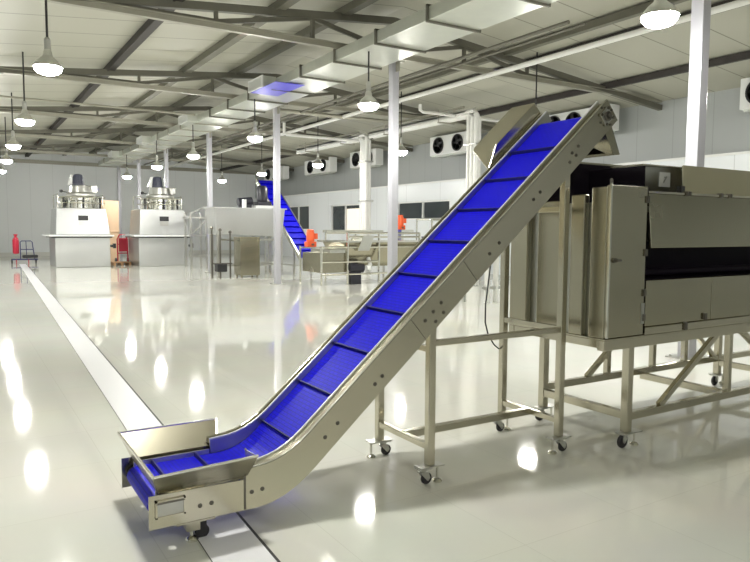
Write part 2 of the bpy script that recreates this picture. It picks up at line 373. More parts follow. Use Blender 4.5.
# ------------------------------------------------------------------ hanging lamps
LZ = 1.6+2.5*0.943
def make_lamp():
    r = thing('hanging_lamp', (0, 0, LZ), 'lamp', 'lamp', 'hanging bell lamps')
    MB().lathe((0, 0, LZ), [(0.04, 0.24), (0.055, 0.22), (0.07, 0.14), (0.13, 0.09), (0.185, 0.02), (0.205, -0.02), (0.195, -0.02), (0.175, 0.02), (0.12, 0.075), (0.04, 0.10)], seg=28).build('reflector', 'reflector', r, smooth=True)
    MB().lathe((0, 0, LZ), [(0.188, -0.02), (0.182, -0.06), (0.145, -0.10), (0.08, -0.125), (0.02, -0.13)], seg=18).build('lens', 'lens', r, smooth=True)
    MB().lathe((0, 0, LZ), [(0.045, 0.21), (0.045, 0.38), (0.02, 0.41)], seg=14).build('lamp_housing', 'zinc', r, smooth=True)
    return r
lamp0 = make_lamp()
rods = []
K = 0.943
rows = [('left', [(1.3, -2.6), (1.17, 4.55), (1.267, 11.71), (1.404, 17.8), (1.50, 23.34), (1.60, 28.6), (1.65, 33.9)], 'over the floor channel'),  # first left lamp is added behind the camera as fill light
        ('middle', [(7.0, 5.056), (7.04, 11.64), (6.968, 17.5), (6.9, 22.95), (6.88, 27.81), (6.98, 33.97)], 'along the columns'),
        ('right', [(12.3, 6.2), (12.2, 12.2), (12.075, 17.95), (11.84, 23.31), (11.66, 28.49), (11.63, 33.79)], 'near the right wall')]
nm = ['nearest', 'second nearest', 'third nearest', 'fourth nearest', 'fifth nearest', 'sixth nearest', 'farthest']
first = True
for rn, xys, where in rows:
    vis = 0
    for x, yv in xys:
        x *= K; yv *= K
        l = lamp0 if first else copy_tree(lamp0)
        first = False
        l.location = (x, yv, LZ)
        unseen = (rn == 'left' and yv < 8) or yv < 0
        if rn == 'right' and yv < 8: unseen = True
        if unseen:
            l['label'] = 'round hanging lamp of the %s row, %s the edge of the picture' % (rn, 'added fill light beyond' if yv < 0 else 'just outside')
            l['group'] = 'hanging lamps outside the view'
        else:
            l['label'] = 'lit round hanging lamp, %s in the %s row %s' % (nm[vis], rn, where); vis += 1
        ze = DZ0-0.001 if rn == 'middle' else roof(x)-0.01
        rods.append((l, x, yv, ze))
for l, x, yv, ze in rods: MB().cyl((x, yv, LZ+0.40), (x, yv, ze), 0.017, 6).build('suspension_rod', 'black', l)
# ------------------------------------------------------------------ air coolers on the right wall
def make_cooler(y0, y1, label, n=2):
    xf, xb, z0, z1 = 15.75, 16.15, 4.46, 5.18
    t = thing('air_cooler', (xf, (y0+y1)/2, z0), label, 'air cooler', 'white air coolers along the right wall')
    MB().box(xf, xb, y0, y1, z0, z1).build('casing', 'white', t, 0.02)
    L_ = y1-y0
    for k in range(n):
        yc = y0+L_*(k+0.5)/n if n == 2 else y0+L_*(0.2+0.6*k/(max(1, n-1)))
        f = MB().lathe((xf, yc, (z0+z1)/2), [(0.29, 0.0), (0.31, 0.01), (0.31, 0.05), (0.27, 0.05), (0.27, 0.012)], axis=(-1, 0, 0), seg=24).build('fan_ring', 'black', t, smooth=True)
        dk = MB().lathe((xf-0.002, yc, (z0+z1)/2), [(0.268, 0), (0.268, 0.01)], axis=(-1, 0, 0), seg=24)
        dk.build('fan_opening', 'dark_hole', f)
        bl = MB().lathe((xf-0.012, yc, (z0+z1)/2), [(0.07, 0), (0.06, 0.03)], axis=(-1, 0, 0), seg=12)
        for q in range(5):
            a = 2*PI*q/5
            p0 = Vector((xf-0.03, yc+0.06*math.cos(a), (z0+z1)/2+0.06*math.sin(a))); p1 = Vector((xf-0.03, yc+0.24*math.cos(a+0.15), (z0+z1)/2+0.24*math.sin(a+0.15)))
            bl.beam(p0, p1, 0.10, 0.006, up=(-0.8, -0.6*math.sin(a), 0.6*math.cos(a)))
        bl.build('fan_blades', 'black', f)
    hg = MB()
    for yy in (y0+0.25, y1-0.25):
        for xx in (xf+0.1, xb-0.1): hg.cyl((xx, yy, z1), (xx, yy, roof(xx)), 0.012, 6)
    hg.build('hanger_rod', 'zinc', t)
    MB().box(xf+0.02, xb-0.05, y0+0.1, y1-0.1, z0-0.06, z0).build('drip_tray', 'galv', t)
    return t
make_cooler(7.3, 9.15, 'white air cooler on the right wall at the right edge of the picture')
make_cooler(12.85, 15.5, 'white two-fan air cooler behind the top end of the big conveyor', 3)
make_cooler(19.1, 21.4, 'white two-fan air cooler between the second column and the nearer riser')
make_cooler(25.4, 27.7, 'white air cooler partly hidden behind the farther white riser')
make_cooler(29.7, 32.6, 'white air cooler right of the third column, above the far windows')
make_cooler(35.4, 38.2, 'farthest white air cooler, behind the third column')
# ------------------------------------------------------------------ casters and feet
def caster(parent, x, y, ztop, r=0.038, m_='zinc', nm_='caster', dx=0.025):
    c = MB().box(x-0.045, x+0.045, y-0.04, y+0.04, ztop-0.008, ztop).lathe((x, y, ztop-0.03), [(0.022, 0), (0.026, 0.012), (0.022, 0.022)], seg=12)
    zc = r
    for s in (-1, 1):
        c.prism([(x-0.03, ztop-0.03), (x+0.03, ztop-0.03), (x+dx+0.018, zc+0.004), (x+dx, zc-0.014), (x+dx-0.018, zc+0.004)], y+s*0.019-0.002, y+s*0.019+0.002)
    c.box(x-0.03, x+0.03, y-0.02, y+0.02, ztop-0.033, ztop-0.028)
    o = c.build(nm_, m_, parent)
    MB().lathe((x+dx, y-0.013, zc), [(r*0.45, -0.001), (r*0.5, 0), (r-0.006, 0), (r, 0.006), (r, 0.02), (r-0.006, 0.026), (r*0.5, 0.026), (r*0.45, 0.027)], axis=(0, 1, 0), seg=22).build('wheel', 'rubber', o, smooth=True)
    MB().cyl((x+dx, y-0.024, zc), (x+dx, y+0.024, zc), 0.009, 8).build('axle', 'zinc', o)
    return o
def foot(parent, x, y, ztop, nm_='levelling_foot'):
    return MB().lathe((x, y, 0), [(0.032, 0), (0.034, 0.008), (0.024, 0.02), (0.008, 0.026), (0.008, ztop-0.014), (0.014, ztop-0.014), (0.014, ztop)], seg=16).build(nm_, 'steel_bright', parent, smooth=True)
# ------------------------------------------------------------------ the big blue-belt incline conveyor
SL = 0.868; AN = math.atan(SL); dv = Vector((math.cos(AN), math.sin(AN))); nv = Vector((-math.sin(AN), math.cos(AN)))
YN, YFAR = 3.30, 3.95
def ztop(x): return 0.696+SL*(x-1.881)
def zbot(x): return 1.05+SL*(x-2.562)
def arc_join(p0, pm, p1, n=6):           # smooth corner
    out = []
    for i in range(n+1):
        t = i/n; out.append(((1-t)**2*p0[0]+2*t*(1-t)*pm[0]+t*t*p1[0], (1-t)**2*p0[1]+2*t*(1-t)*pm[1]+t*t*p1[1]))
    return out
TE = (4.01, ztop(4.01)); BE = (TE[0]+0.179*0.655, TE[1]-0.179*0.755)
kx = 1.881+(0.335-0.696)/SL               # where the incline top would meet z=.335
top_line = [(0.745, 0.283), (1.238, 0.275), (1.242, 0.332)]+arc_join((1.30, 0.336), (kx+0.005, 0.338), (1.62, ztop(1.62)))+[TE]
bx_ = 2.562+(0.108-1.05)/SL
bot_line = [(0.745, 0.112)]+arc_join((1.30, 0.108), (bx_, 0.108), (1.66, zbot(1.66)))+[(BE[0], BE[1])]
poly = top_line+bot_line[::-1]
conv = thing('incline_conveyor', (0.95, 3.6, 0), 'large stainless incline conveyor with bright blue cleated belt in the foreground', 'conveyor')
def strip(mb, line, y0, y1, dn0, dn1):    # sweep a rectangle y0..y1 x (dn0..dn1 below the polyline)
    def off(line_, dd):
        out = []
        for i, p in enumerate(line_):
            a = Vector(line_[max(i-1, 0)]); b = Vector(line_[min(i+1, len(line_)-1)]); t = (b-a).normalized(); n = Vector((-t.y, t.x))
            out.append((p[0]-n.x*dd, p[1]-n.y*dd))
        return out
    A, B = off(line, dn0), off(line, dn1)
    for i in range(len(line)-1):
        mb.prism([A[i], A[i+1], B[i+1], B[i]], y0, y1)
    return mb
inc_top = top_line[2:]
webs = []
for (y0, y1, f0, f1, g0, g1) in ((YN, YN+0.004, YN+0.004, YN+0.086, YN+0.086, YN+0.098), (YFAR-0.004, YFAR, YFAR-0.050, YFAR-0.004, YFAR-0.062, YFAR-0.050)):
    w = MB().prism(poly, y0, y1).build('side_plate', 'steel', conv); webs.append(w)
    fm = MB(); strip(fm, inc_top, f0, f1, 0.024, 0.028); fm.build('top_flange', 'steel', w)
    lip = MB(); strip(lip, inc_top, (y0 if y0 == YN else y1-0.012), (y0+0.012 if y0 == YN else y1), -0.003, 0.003); lip.build('edge_lip', 'steel_bright', w)
    gm = MB(); strip(gm, inc_top, g0, g1, 0.004, 0.09); gm.build('belt_guide', 'steel_cool', w)
    gm = MB(); strip(gm, inc_top, g0, g1, -0.004, 0.004); gm.build('wear_strip', 'strip', w)
    gm2 = MB().box(0.80, 1.24, g0, g1, 0.22, 0.272); gm2.build('belt_guide', 'steel_cool', w)
web = webs[0]
# overlap joint and bolts on the near side plate
MB().prism([(1.235, 0.112), (1.247, 0.112), (1.247, 0.330), (1.235, 0.330)], YN-0.0015, YN).build('joint_edge', 'bolt', web)
def bolts(pts, r=0.008, name='bolt'):
    b = MB()
    for x, z in pts: b.lathe((x, YN, z), [(r*1.5, 0), (r*1.5, 0.0015), (r, 0.0015), (r, 0.007), (r*0.5, 0.008)], axis=(0, -1, 0), seg=10)
    b.build(name, 'bolt', web)
bl = [(1.00, 0.185), (1.06, 0.187), (1.28, 0.20), (1.34, 0.205)]
for x in (1.72, 1.80): bl.append((x, ztop(x)-0.13))
for x in (2.05, 2.10): bl.append((x, ztop(x)-0.15))
for x in (2.41, 2.47, 2.53): bl += [(x, ztop(x)-0.11)]
for x in (2.49, 2.55): bl += [(x, ztop(x)-0.19)]
for x in (2.92, 3.0): bl.append((x, ztop(x)-0.15))
for x in (3.30, 3.36): bl += [(x, ztop(x)-0.12)]
for x in (3.66, 3.72): bl += [(x, ztop(x)-0.10), (x-0.02, ztop(x)-0.165)]
bolts(bl)
for xj in (2.30, 2.70):
    j = MB(); p = Vector((xj, ztop(xj))); q = p-nv*0.178
    j.prism([(p.x, p.y), (p.x+0.004*dv.x, p.y+0.004*dv.y), (q.x+0.004*dv.x, q.y+0.004*dv.y), (q.x, q.y)], YN-0.001, YN); j.build('joint_edge', 'bolt', web)
# slotted tensioner at the tail
sl = MB()
x0, x1, z0, z1 = 0.775, 0.925, 0.165, 0.255
sl.box(x0, x1, YN-0.012, YN, z1-0.008, z1).box(x0, x1, YN-0.012, YN, z0, z0+0.008).box(x0, x0+0.01, YN-0.012, YN, z0, z1).box(x1-0.01, x1, YN-0.012, YN, z0, z1)
ten = sl.build('belt_tensioner', 'steel', conv)
MB().box(x0+0.01, x1-0.01, YN-0.002, YN-0.0002, z0+0.008, z1-0.008).build('slot', 'steel_cool', ten)
MB().cyl((x0+0.004, YN-0.008, 0.240), (x1-0.004, YN-0.008, 0.240), 0.005, 8).build('tension_screw', 'bolt', ten)
# head bearing
hc = Vector(TE)-nv*0.085-dv*0.085
fb = MB()
def rot(px, pz): return (hc.x+dv.x*px+nv.x*pz, hc.y+dv.y*px+nv.y*pz)
fb.prism([rot(-0.05, -0.05), rot(0.05, -0.05), rot(0.05, 0.05), rot(-0.05, 0.05)], YN-0.010, YN)
hb = fb.build('head_bearing', 'steel_cool', conv, 0.004)
fb = MB().lathe((hc.x, YN-0.010, hc.y), [(0.034, 0), (0.034, 0.014), (0.024, 0.016), (0.024, 0.006), (0.015, 0.006), (0.015, 0.03), (0.012, 0.032)], axis=(0, -1, 0), seg=20)
for a in (-1, 1):
    for b_ in (-1, 1):
        q = rot(a*0.042, b_*0.042); fb.lathe((q[0], YN-0.010, q[1]), [(0.011, 0), (0.011, 0.008)], axis=(0, -1, 0), seg=6)
for a in (-1, 1):
    q = rot(a*0.075, 0.0); fb.lathe((q[0], YN, q[1]), [(0.008, 0), (0.008, 0.006)], axis=(0, -1, 0), seg=6)
    q = rot(a*0.0, 0.072*a); fb.lathe((q[0], YN, q[1]), [(0.008, 0), (0.008, 0.006)], axis=(0, -1, 0), seg=6)
fb.build('bearing_insert', 'bolt', hb, smooth=True)
# belt loop
RP = 0.052
bz = 0.245
zoff = 0.035/0.755
def zbelt(x): return ztop(x)-zoff
xm = 1.881+(bz+zoff-0.696)/SL
path = []
for k in range(9):
    a = PI*1.5-PI*k/8
    path.append((0.812+RP*math.cos(a), bz-RP+RP*math.sin(a)))
path += arc_join((xm-0.14, bz), (xm, bz), (xm+0.14*0.755, zbelt(xm+0.14*0.755)), 7)
hx = Vector(TE)-dv*0.135-nv*(0.035+RP)
for k in range(9):
    a = PI/2+AN-PI*k/8
    path.append((hx.x+RP*math.cos(a), hx.y+RP*math.sin(a)))
lo = [(p[0]+0.655*2*RP, p[1]-0.755*2*RP) for p in [(xm+0.3, zbelt(xm+0.3))]]
path += lo+[(1.42, bz-2*RP)]
path = [p for p in path]
def belt_mesh(path, y0, y1, t):
    bm = bmesh.new(); uvl = bm.loops.layers.uv.new('UVMap'); n = len(path); L_ = [0.0]
    for i in range(n): L_.append(L_[-1]+(Vector(path[(i+1) % n])-Vector(path[i])).length)
    inn = []
    for i in range(n):
        a = Vector(path[i-1]); b = Vector(path[(i+1) % n]); tt = (b-a).normalized(); nn = Vector((tt.y, -tt.x))
        inn.append((path[i][0]+nn.x*t, path[i][1]+nn.y*t))
    V = [[bm.verts.new((p[0], y0, p[1])) for p in path], [bm.verts.new((p[0], y1, p[1])) for p in path],
         [bm.verts.new((p[0], y1, p[1])) for p in inn], [bm.verts.new((p[0], y0, p[1])) for p in inn]]
    for s in range(4):
        for i in range(n):
            j = (i+1) % n; q = (s+1) % 4
            f = bm.faces.new([V[s][i], V[s][j], V[q][j], V[q][i]])
            uu = [(L_[i], 0), (L_[i+1], 0), (L_[i+1], y1-y0), (L_[i], y1-y0)] if s in (0, 2) else [(L_[i], 0), (L_[i+1], 0), (L_[i+1], 0.004), (L_[i], 0.004)]
            for lp, u_ in zip(f.loops, uu): lp[uvl].uv = u_
    m_ = MB.__new__(MB); m_.b = bm
    return m_
belt = belt_mesh(path, YN+0.100, YFAR-0.064, 0.012).build('belt', 'belt', conv)
def cleat(x, z, tx, tz, nx, nz, h=0.024):
    t = 0.006
    MB().prism([(x-tx*t, z-tz*t), (x+tx*t, z+tz*t), (x+tx*t*0.6+nx*h, z+tz*t*0.6+nz*h), (x-tx*t*0.6+nx*h, z-tz*t*0.6+nz*h)], YN+0.104, YFAR-0.068).build('cleat', 'cleat', conv)
for x in (0.90, 1.15): cleat(x, bz, 1, 0, 0, 1)
x = 1.585
while x < 3.80:
    cleat(x, zbelt(x), dv.x, dv.y, nv.x, nv.y); x += 0.2575
# pulleys, pan
MB().cyl((0.812, YN+0.01, bz-RP), (0.812, YFAR-0.01, bz-RP), RP-0.013, 18).build('tail_pulley', 'rubber', conv, smooth=True)
MB().cyl((hx.x, YN+0.004, hx.y), (hx.x, YFAR-0.004, hx.y), RP-0.013, 18).build('head_pulley', 'rubber', conv, smooth=True)
pan = MB()
pan.prism([(1.70, zbot(1.70)+0.004), (3.90, zbot(3.90)+0.004), (3.90, zbot(3.90)+0.008), (1.70, zbot(1.70)+0.008)], YN+0.004, YFAR-0.004)
pan.build('belly_pan', 'steel', conv)
# feed hopper flares
h = MB()
h.sheet([(0.80, 3.935, 0.278), (1.30, 3.935, 0.278), (1.347, 4.08, 0.394), (0.758, 4.08, 0.394)], 0.003)
hop = h.build('hopper_back_flare', 'steel_panel', conv)
MB().beam((0.756, 4.08, 0.396), (1.349, 4.08, 0.396), 0.012, 0.008).beam((1.302, 3.935, 0.28), (1.349, 4.08, 0.394), 0.008, 0.012).build('rolled_edge', 'steel_bright', hop)
h = MB().sheet([(0.80, 3.315, 0.278), (1.255, 3.315, 0.278), (1.282, 3.215, 0.420), (0.752, 3.215, 0.405)], 0.003)
hop2 = h.build('hopper_front_flare', 'steel_panel', conv)
MB().beam((0.750, 3.215, 0.407), (1.284, 3.215, 0.422), 0.012, 0.010).build('rolled_edge', 'steel_bright', hop2)
MB().sheet([(1.282, 3.215, 0.420), (1.262, 3.345, 0.425), (1.262, 3.315, 0.30)], 0.003).beam((1.262, 3.345, 0.425), (1.345, 3.40, 0.285), 0.006, 0.012).build('gusset', 'steel_bright', hop2)
h = MB().sheet([(0.80, 3.315, 0.275), (0.80, 3.935, 0.275), (0.756, 4.08, 0.394), (0.750, 3.215, 0.405)], 0.003)
hop3 = h.build('hopper_end_flare', 'steel_panel', conv)
MB().beam((0.750, 3.215, 0.407), (0.756, 4.08, 0.398), 0.012, 0.012).beam((0.752, 3.22, 0.40), (0.80, 3.33, 0.278), 0.008, 0.010).build('rolled_edge', 'steel_bright', hop3)
# drive cover on the far side near the head
cv = MB()
A, B, C_, D_ = (3.545, 2.262), (3.940, 2.618), (4.02, 2.535), (3.469, 2.055)
cv.hexa([(D_[0], 3.955, D_[1]), (C_[0], 3.955, C_[1]), (B[0]+0.01, 4.22, B[1]-0.03), (A[0]-0.01, 4.22, A[1]-0.03), (A[0], 3.955, A[1]), (B[0], 3.955, B[1]), (B[0], 4.22, B[1]), (A[0], 4.22, A[1])])
cv.build('drive_cover', 'steel', conv, 0.006)
# discharge chute under the head
dc = MB()
for yy in (3.345, 3.885):
    dc.sheet([(4.055, yy, 2.31), (4.105, yy, 2.40), (4.22, yy, 2.17), (4.15, yy, 2.165)], 0.003)
dc.sheet([(4.105, 3.345, 2.40), (4.105, 3.888, 2.40), (4.22, 3.888, 2.17), (4.22, 3.345, 2.17)], 0.003)
dc.sheet([(3.90, 3.345, 2.21), (3.90, 3.888, 2.21), (4.06, 3.888, 2.17), (4.06, 3.345, 2.17)], 0.003)
dc.build('discharge_chute', 'steel_panel', conv)
# supporting frame
LX, LY = (2.478, 3.632), (3.330, 3.925)
for x in LX:
    for yy in LY:
        lz = zbot(x)+0.03
        lg = MB().box(x-0.025, x+0.025, yy-0.024, yy+0.026, 0.118, lz).build('leg', 'steel', conv, 0.004)
        MB().box(x-0.09, x+0.09, yy-0.04, yy+0.04, 0.110, 0.118).build('foot_plate', 'zinc', lg)
        if yy < 3.5 and x < 3: ca, fo = -0.05, 0.06
        elif x < 3: ca, fo = 0.03, -0.07
        elif yy < 3.5: ca, fo = 0.02, -0.06
        else: ca, fo = -0.04, 0.06
        caster(conv, x+ca, yy, 0.110, 0.038, 'zinc'); foot(conv, x+fo, yy, 0.110)
rl = [((LX[0], LY[0], 0.235), (LX[0], LY[1], 0.235), 0.04, 0.04), ((LX[1], LY[0], 0.235), (LX[1], LY[1], 0.235), 0.04, 0.04),
      ((LX[0], 3.63, 0.235), (LX[1], 3.63, 0.235), 0.05, 0.05), ((LX[0], LY[0], 0.895), (LX[1], LY[0], 0.895), 0.04, 0.04),
      ((LX[0], LY[0], 0.855), (LX[0], LY[1], 0.855), 0.04, 0.04), ((LX[1], LY[0], 0.90), (LX[1], LY[1], 0.90), 0.04, 0.04), ((LX[1], LY[0], 1.75), (LX[1], LY[1], 1.75), 0.04, 0.04)]
for p, q, w_, h_ in rl: MB().beam(p, q, w_, h_).build('crossbar', 'steel', conv, 0.004)
MB().box(0.88, 1.08, 3.30, 3.40, 0.100, 0.112).box(0.93, 1.0, 3.30, 3.38, 0.06, 0.10).build('foot_bracket', 'steel', conv)
foot(conv, 0.965, 3.33, 0.10); foot(conv, 0.965, 3.88, 0.112)
MB().lathe((1.02, 3.34, 0.035), [(0.036, -0.012), (0.036, 0.012)], axis=(0, 1, 0), seg=18).box(1.0, 1.04, 3.322, 3.358, 0.03, 0.102).build('caster', 'rubber', conv)
# hanging cable
tag(MB().tube([(3.55, 3.965, 1.90), (3.545, 3.97, 1.70), (3.535, 3.97, 1.42), (3.505, 3.97, 1.20), (3.48, 3.97, 1.02), (3.475, 3.965, 0.88), (3.495, 3.95, 0.78), (3.55, 3.94, 0.70), (3.60, 3.94, 0.665)], 0.006, 8)
    .build('power_cable', 'black', None, smooth=True, org=(3.55, 3.965, 1.90)), 'thin black cable hanging from the underside of the big blue conveyor', 'cable')
# ------------------------------------------------------------------ the stainless machine fed by the conveyor
mc = thing('processing_machine', (5.5, 3.6, 0), 'large box-shaped stainless steel processing machine on a wheeled frame at right', 'machine')
MX0, MX1, MY0, MY1 = 3.81, 8.3, 3.10, 4.06
# base sill
sb = MB()
sb.box(MX0, MX1, MY0, MY0+0.06, 0.755, 0.83).box(MX0, MX1, MY1-0.06, MY1, 0.755, 0.83).box(MX0+0.004, MX0+0.06, MY0+0.061, MY1-0.061, 0.77, 0.828).box(5.5, 5.56, MY0+0.061, MY1-0.061, 0.76, 0.828)
sb.box(MX0-0.003, MX1-0.003, MY0-0.012, MY1-0.003, 0.8305, 0.842)
sb.build('base_sill', 'steel', mc, 0.003)
# left end wall, built as wide ribs on a recessed sheet
MB().box(MX0+0.05, MX0+0.06, MY0+0.02, MY1, 0.842, 1.80).build('end_sheet', 'steel_cool', mc)
for (a, b_, zt) in ((4.055, 3.865, 1.82), (3.755, 3.535, 1.82), (3.43, 3.305, 1.86), (3.245, 3.108, 1.905)):
    MB().box(MX0, MX0+0.052, b_, a, 0.842, zt).build('end_rib', 'steel_panel', mc, 0.008)
# rear and inner walls
MB().box(MX0+0.06, MX1, MY1-0.01, MY1, 0.842, 1.95).build('rear_wall', 'steel_panel', mc)
# front door panel
dr = MB().box(MX0+0.005, 4.205, MY0-0.022, MY0+0.02, 0.85, 1.915).build('door', 'steel_panel', mc, 0.006)
MB().lathe((3.862, MY0-0.022, 1.395), [(0.018, 0), (0.018, 0.012), (0.010, 0.014), (0.010, 0.03)], axis=(0, -1, 0), seg=14).box(3.855, 3.90, MY0-0.056, MY0-0.048, 1.387, 1.403).build('handle', 'bolt', dr)
for z in (0.95, 1.13, 1.42, 1.80): MB().box(4.185, 4.212, MY0-0.034, MY0-0.022, z, z+0.05).build('hinge', 'bolt', dr)
MB().box(4.17, 4.205, MY0-0.027, MY0-0.022, 0.93, 1.08).build('latch', 'steel_cool', dr)
MB().box(MX0-0.004, MX0+0.010, MY0-0.026, MY0-0.012, 0.85, 1.93).build('corner_trim', 'steel_bright', mc)
MB().lathe((MX0+0.003, MY0-0.018, 1.93), [(0.012, 0), (0.012, 0.02), (0.006, 0.03)], seg=10).build('corner_pin', 'bolt', mc)
MB().box(4.207, 4.232, MY0+0.0, MY0+0.03, 0.85, 1.90).build('door_gap', 'dark_hole', mc)
# upper front panel, slightly tilted out at the bottom
MB().hexa([(4.236, MY0-0.045, 1.478), (MX1, MY0-0.045, 1.478), (MX1, MY0-0.02, 1.478), (4.236, MY0-0.02, 1.478),
           (4.236, MY0-0.005, 1.872), (MX1, MY0-0.005, 1.872), (MX1, MY0+0.02, 1.872), (4.236, MY0+0.02, 1.872)]).build('upper_panel', 'steel_panel', mc, 0.004)
MB().box(4.23, MX1, MY0-0.01, MY0+0.05, 1.872, 1.888).build('top_edge', 'steel', mc)
hg = MB()
for x in (4.67, 4.70, 5.12, 5.24, 6.0): hg.box(x, x+0.022, MY0-0.022, MY0+0.02, 1.868, 1.90)
hg.build('hinge', 'bolt', mc)
# slot opening
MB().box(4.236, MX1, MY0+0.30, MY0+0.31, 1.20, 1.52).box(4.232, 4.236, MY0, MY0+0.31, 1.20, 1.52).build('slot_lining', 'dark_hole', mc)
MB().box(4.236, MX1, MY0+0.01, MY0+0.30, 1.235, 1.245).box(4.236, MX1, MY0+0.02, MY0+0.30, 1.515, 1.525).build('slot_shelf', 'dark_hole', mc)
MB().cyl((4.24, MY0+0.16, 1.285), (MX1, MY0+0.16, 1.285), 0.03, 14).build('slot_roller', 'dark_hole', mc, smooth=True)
# lower front panels
for a, b_ in ((4.236, 5.052), (5.058, 6.4), (6.406, MX1)):
    MB().box(a, b_, MY0-0.012, MY0+0.01, 0.905, 1.242).build('lower_panel', 'steel_panel', mc, 0.004)
MB().box(4.236, MX1, MY0-0.016, MY0+0.012, 0.842, 0.898).build('front_rail', 'steel', mc, 0.004)
MB().box(4.70, 4.73, MY0-0.03, MY0-0.012, 0.845, 0.905).build('latch', 'bolt', mc)
MB().box(4.95, 4.98, MY0-0.03, MY0-0.012, 0.91, 0.96).build('latch', 'bolt', mc)
# feed hopper behind the front panels
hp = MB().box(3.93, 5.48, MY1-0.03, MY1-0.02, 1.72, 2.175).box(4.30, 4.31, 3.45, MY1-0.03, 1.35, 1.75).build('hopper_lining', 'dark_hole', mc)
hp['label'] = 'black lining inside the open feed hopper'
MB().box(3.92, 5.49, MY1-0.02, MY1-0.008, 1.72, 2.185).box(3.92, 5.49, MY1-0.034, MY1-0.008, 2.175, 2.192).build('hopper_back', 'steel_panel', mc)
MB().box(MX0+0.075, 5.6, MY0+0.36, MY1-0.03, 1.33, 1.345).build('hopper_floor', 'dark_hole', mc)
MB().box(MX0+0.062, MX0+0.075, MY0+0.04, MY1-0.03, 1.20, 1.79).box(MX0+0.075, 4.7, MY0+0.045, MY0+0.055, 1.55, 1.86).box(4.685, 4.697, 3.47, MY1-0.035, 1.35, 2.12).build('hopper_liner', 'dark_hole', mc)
cb = MB().box(4.70, 5.245, 3.50, 3.80, 1.75, 2.125).build('control_box', 'steel_cool', mc, 0.006)
MB().box(4.69, 5.255, 3.49, 3.81, 2.125, 2.14).build('lid', 'steel', cb)
lb = MB().box(4.915, 5.055, 3.494, 3.4995, 1.965, 2.085).build('notice', 'label', cb); lb['label'] = 'small white square notice with a grey mark'
MB().beam((4.965, 3.4935, 2.0), (5.01, 3.4935, 2.052), 0.001, 0.012, up=(0.7, 0, -0.7)).beam((4.972, 3.4935, 2.045), (4.998, 3.4935, 2.045), 0.001, 0.008).build('printed_mark', 'steel_cool', lb)
MB().hexa([(4.76, MY0+0.06, 1.885), (MX1, MY0+0.06, 1.885), (MX1, MY0+0.075, 1.88), (4.76, MY0+0.075, 1.88),
           (5.12, MY0+0.32, 2.145), (MX1, MY0+0.32, 2.145), (MX1, MY0+0.335, 2.14), (5.12, MY0+0.335, 2.14)]).build('sloping_cover', 'steel_panel', mc)
MB().box(5.26, MX1, MY0+0.336, MY1, 2.130, 2.142).box(5.26, 5.27, MY0+0.45, MY1-0.04, 1.75, 2.13).build('cover_top', 'steel_panel', mc)
MB().box(4.70, 4.745, MY0+0.05, MY0+0.09, 1.888, 1.945).build('cover_stop', 'black', mc)
# wheeled frame
FLX = (4.15, 6.68); FRY = 3.985; FFY = 3.155
for x in FLX:
    for yy in (FFY, FRY):
        lg = MB().box(x-0.03, x+0.03, yy-0.03, yy+0.03, 0.118, 0.757).build('leg', 'steel', mc, 0.004)
        MB().box(x-0.07, x+0.13, yy-0.05, yy+0.05, 0.110, 0.118).build('foot_plate', 'zinc', lg)
        caster(mc, x-0.02, yy, 0.110, 0.050, 'zinc', dx=-0.015); foot(mc, x+0.10, yy, 0.110)
for x, yy in ((5.44, FFY), (5.60, FRY), (6.10, FRY), (4.95, FRY)):
    MB().box(x-0.025, x+0.025, yy-0.025, yy+0.025, 0.26, 0.757).build('post', 'steel', mc, 0.004)
for p, q in (((4.15, FFY, 0.235), (8.2, FFY, 0.235)), ((4.15, FRY, 0.285), (8.2, FRY, 0.285)), ((4.15, FFY, 0.24), (4.15, FRY, 0.24)), ((6.68, FFY, 0.24), (6.68, FRY, 0.24)), ((5.44, FFY, 0.24), (5.44, FRY, 0.24))):
    MB().beam(p, q, 0.05, 0.06).build('crossbar', 'steel', mc, 0.004)
for p, q in (((4.53, FFY, 0.265), (5.25, FFY, 0.757)), ((4.68, FRY, 0.31), (5.28, FRY, 0.757)), ((6.05, FRY, 0.757), (6.6, FRY, 0.31)), ((5.62, FFY, 0.757), (6.4, FFY, 0.265))):
    MB().beam(p, q, 0.04, 0.045).build('brace', 'steel', mc, 0.004)
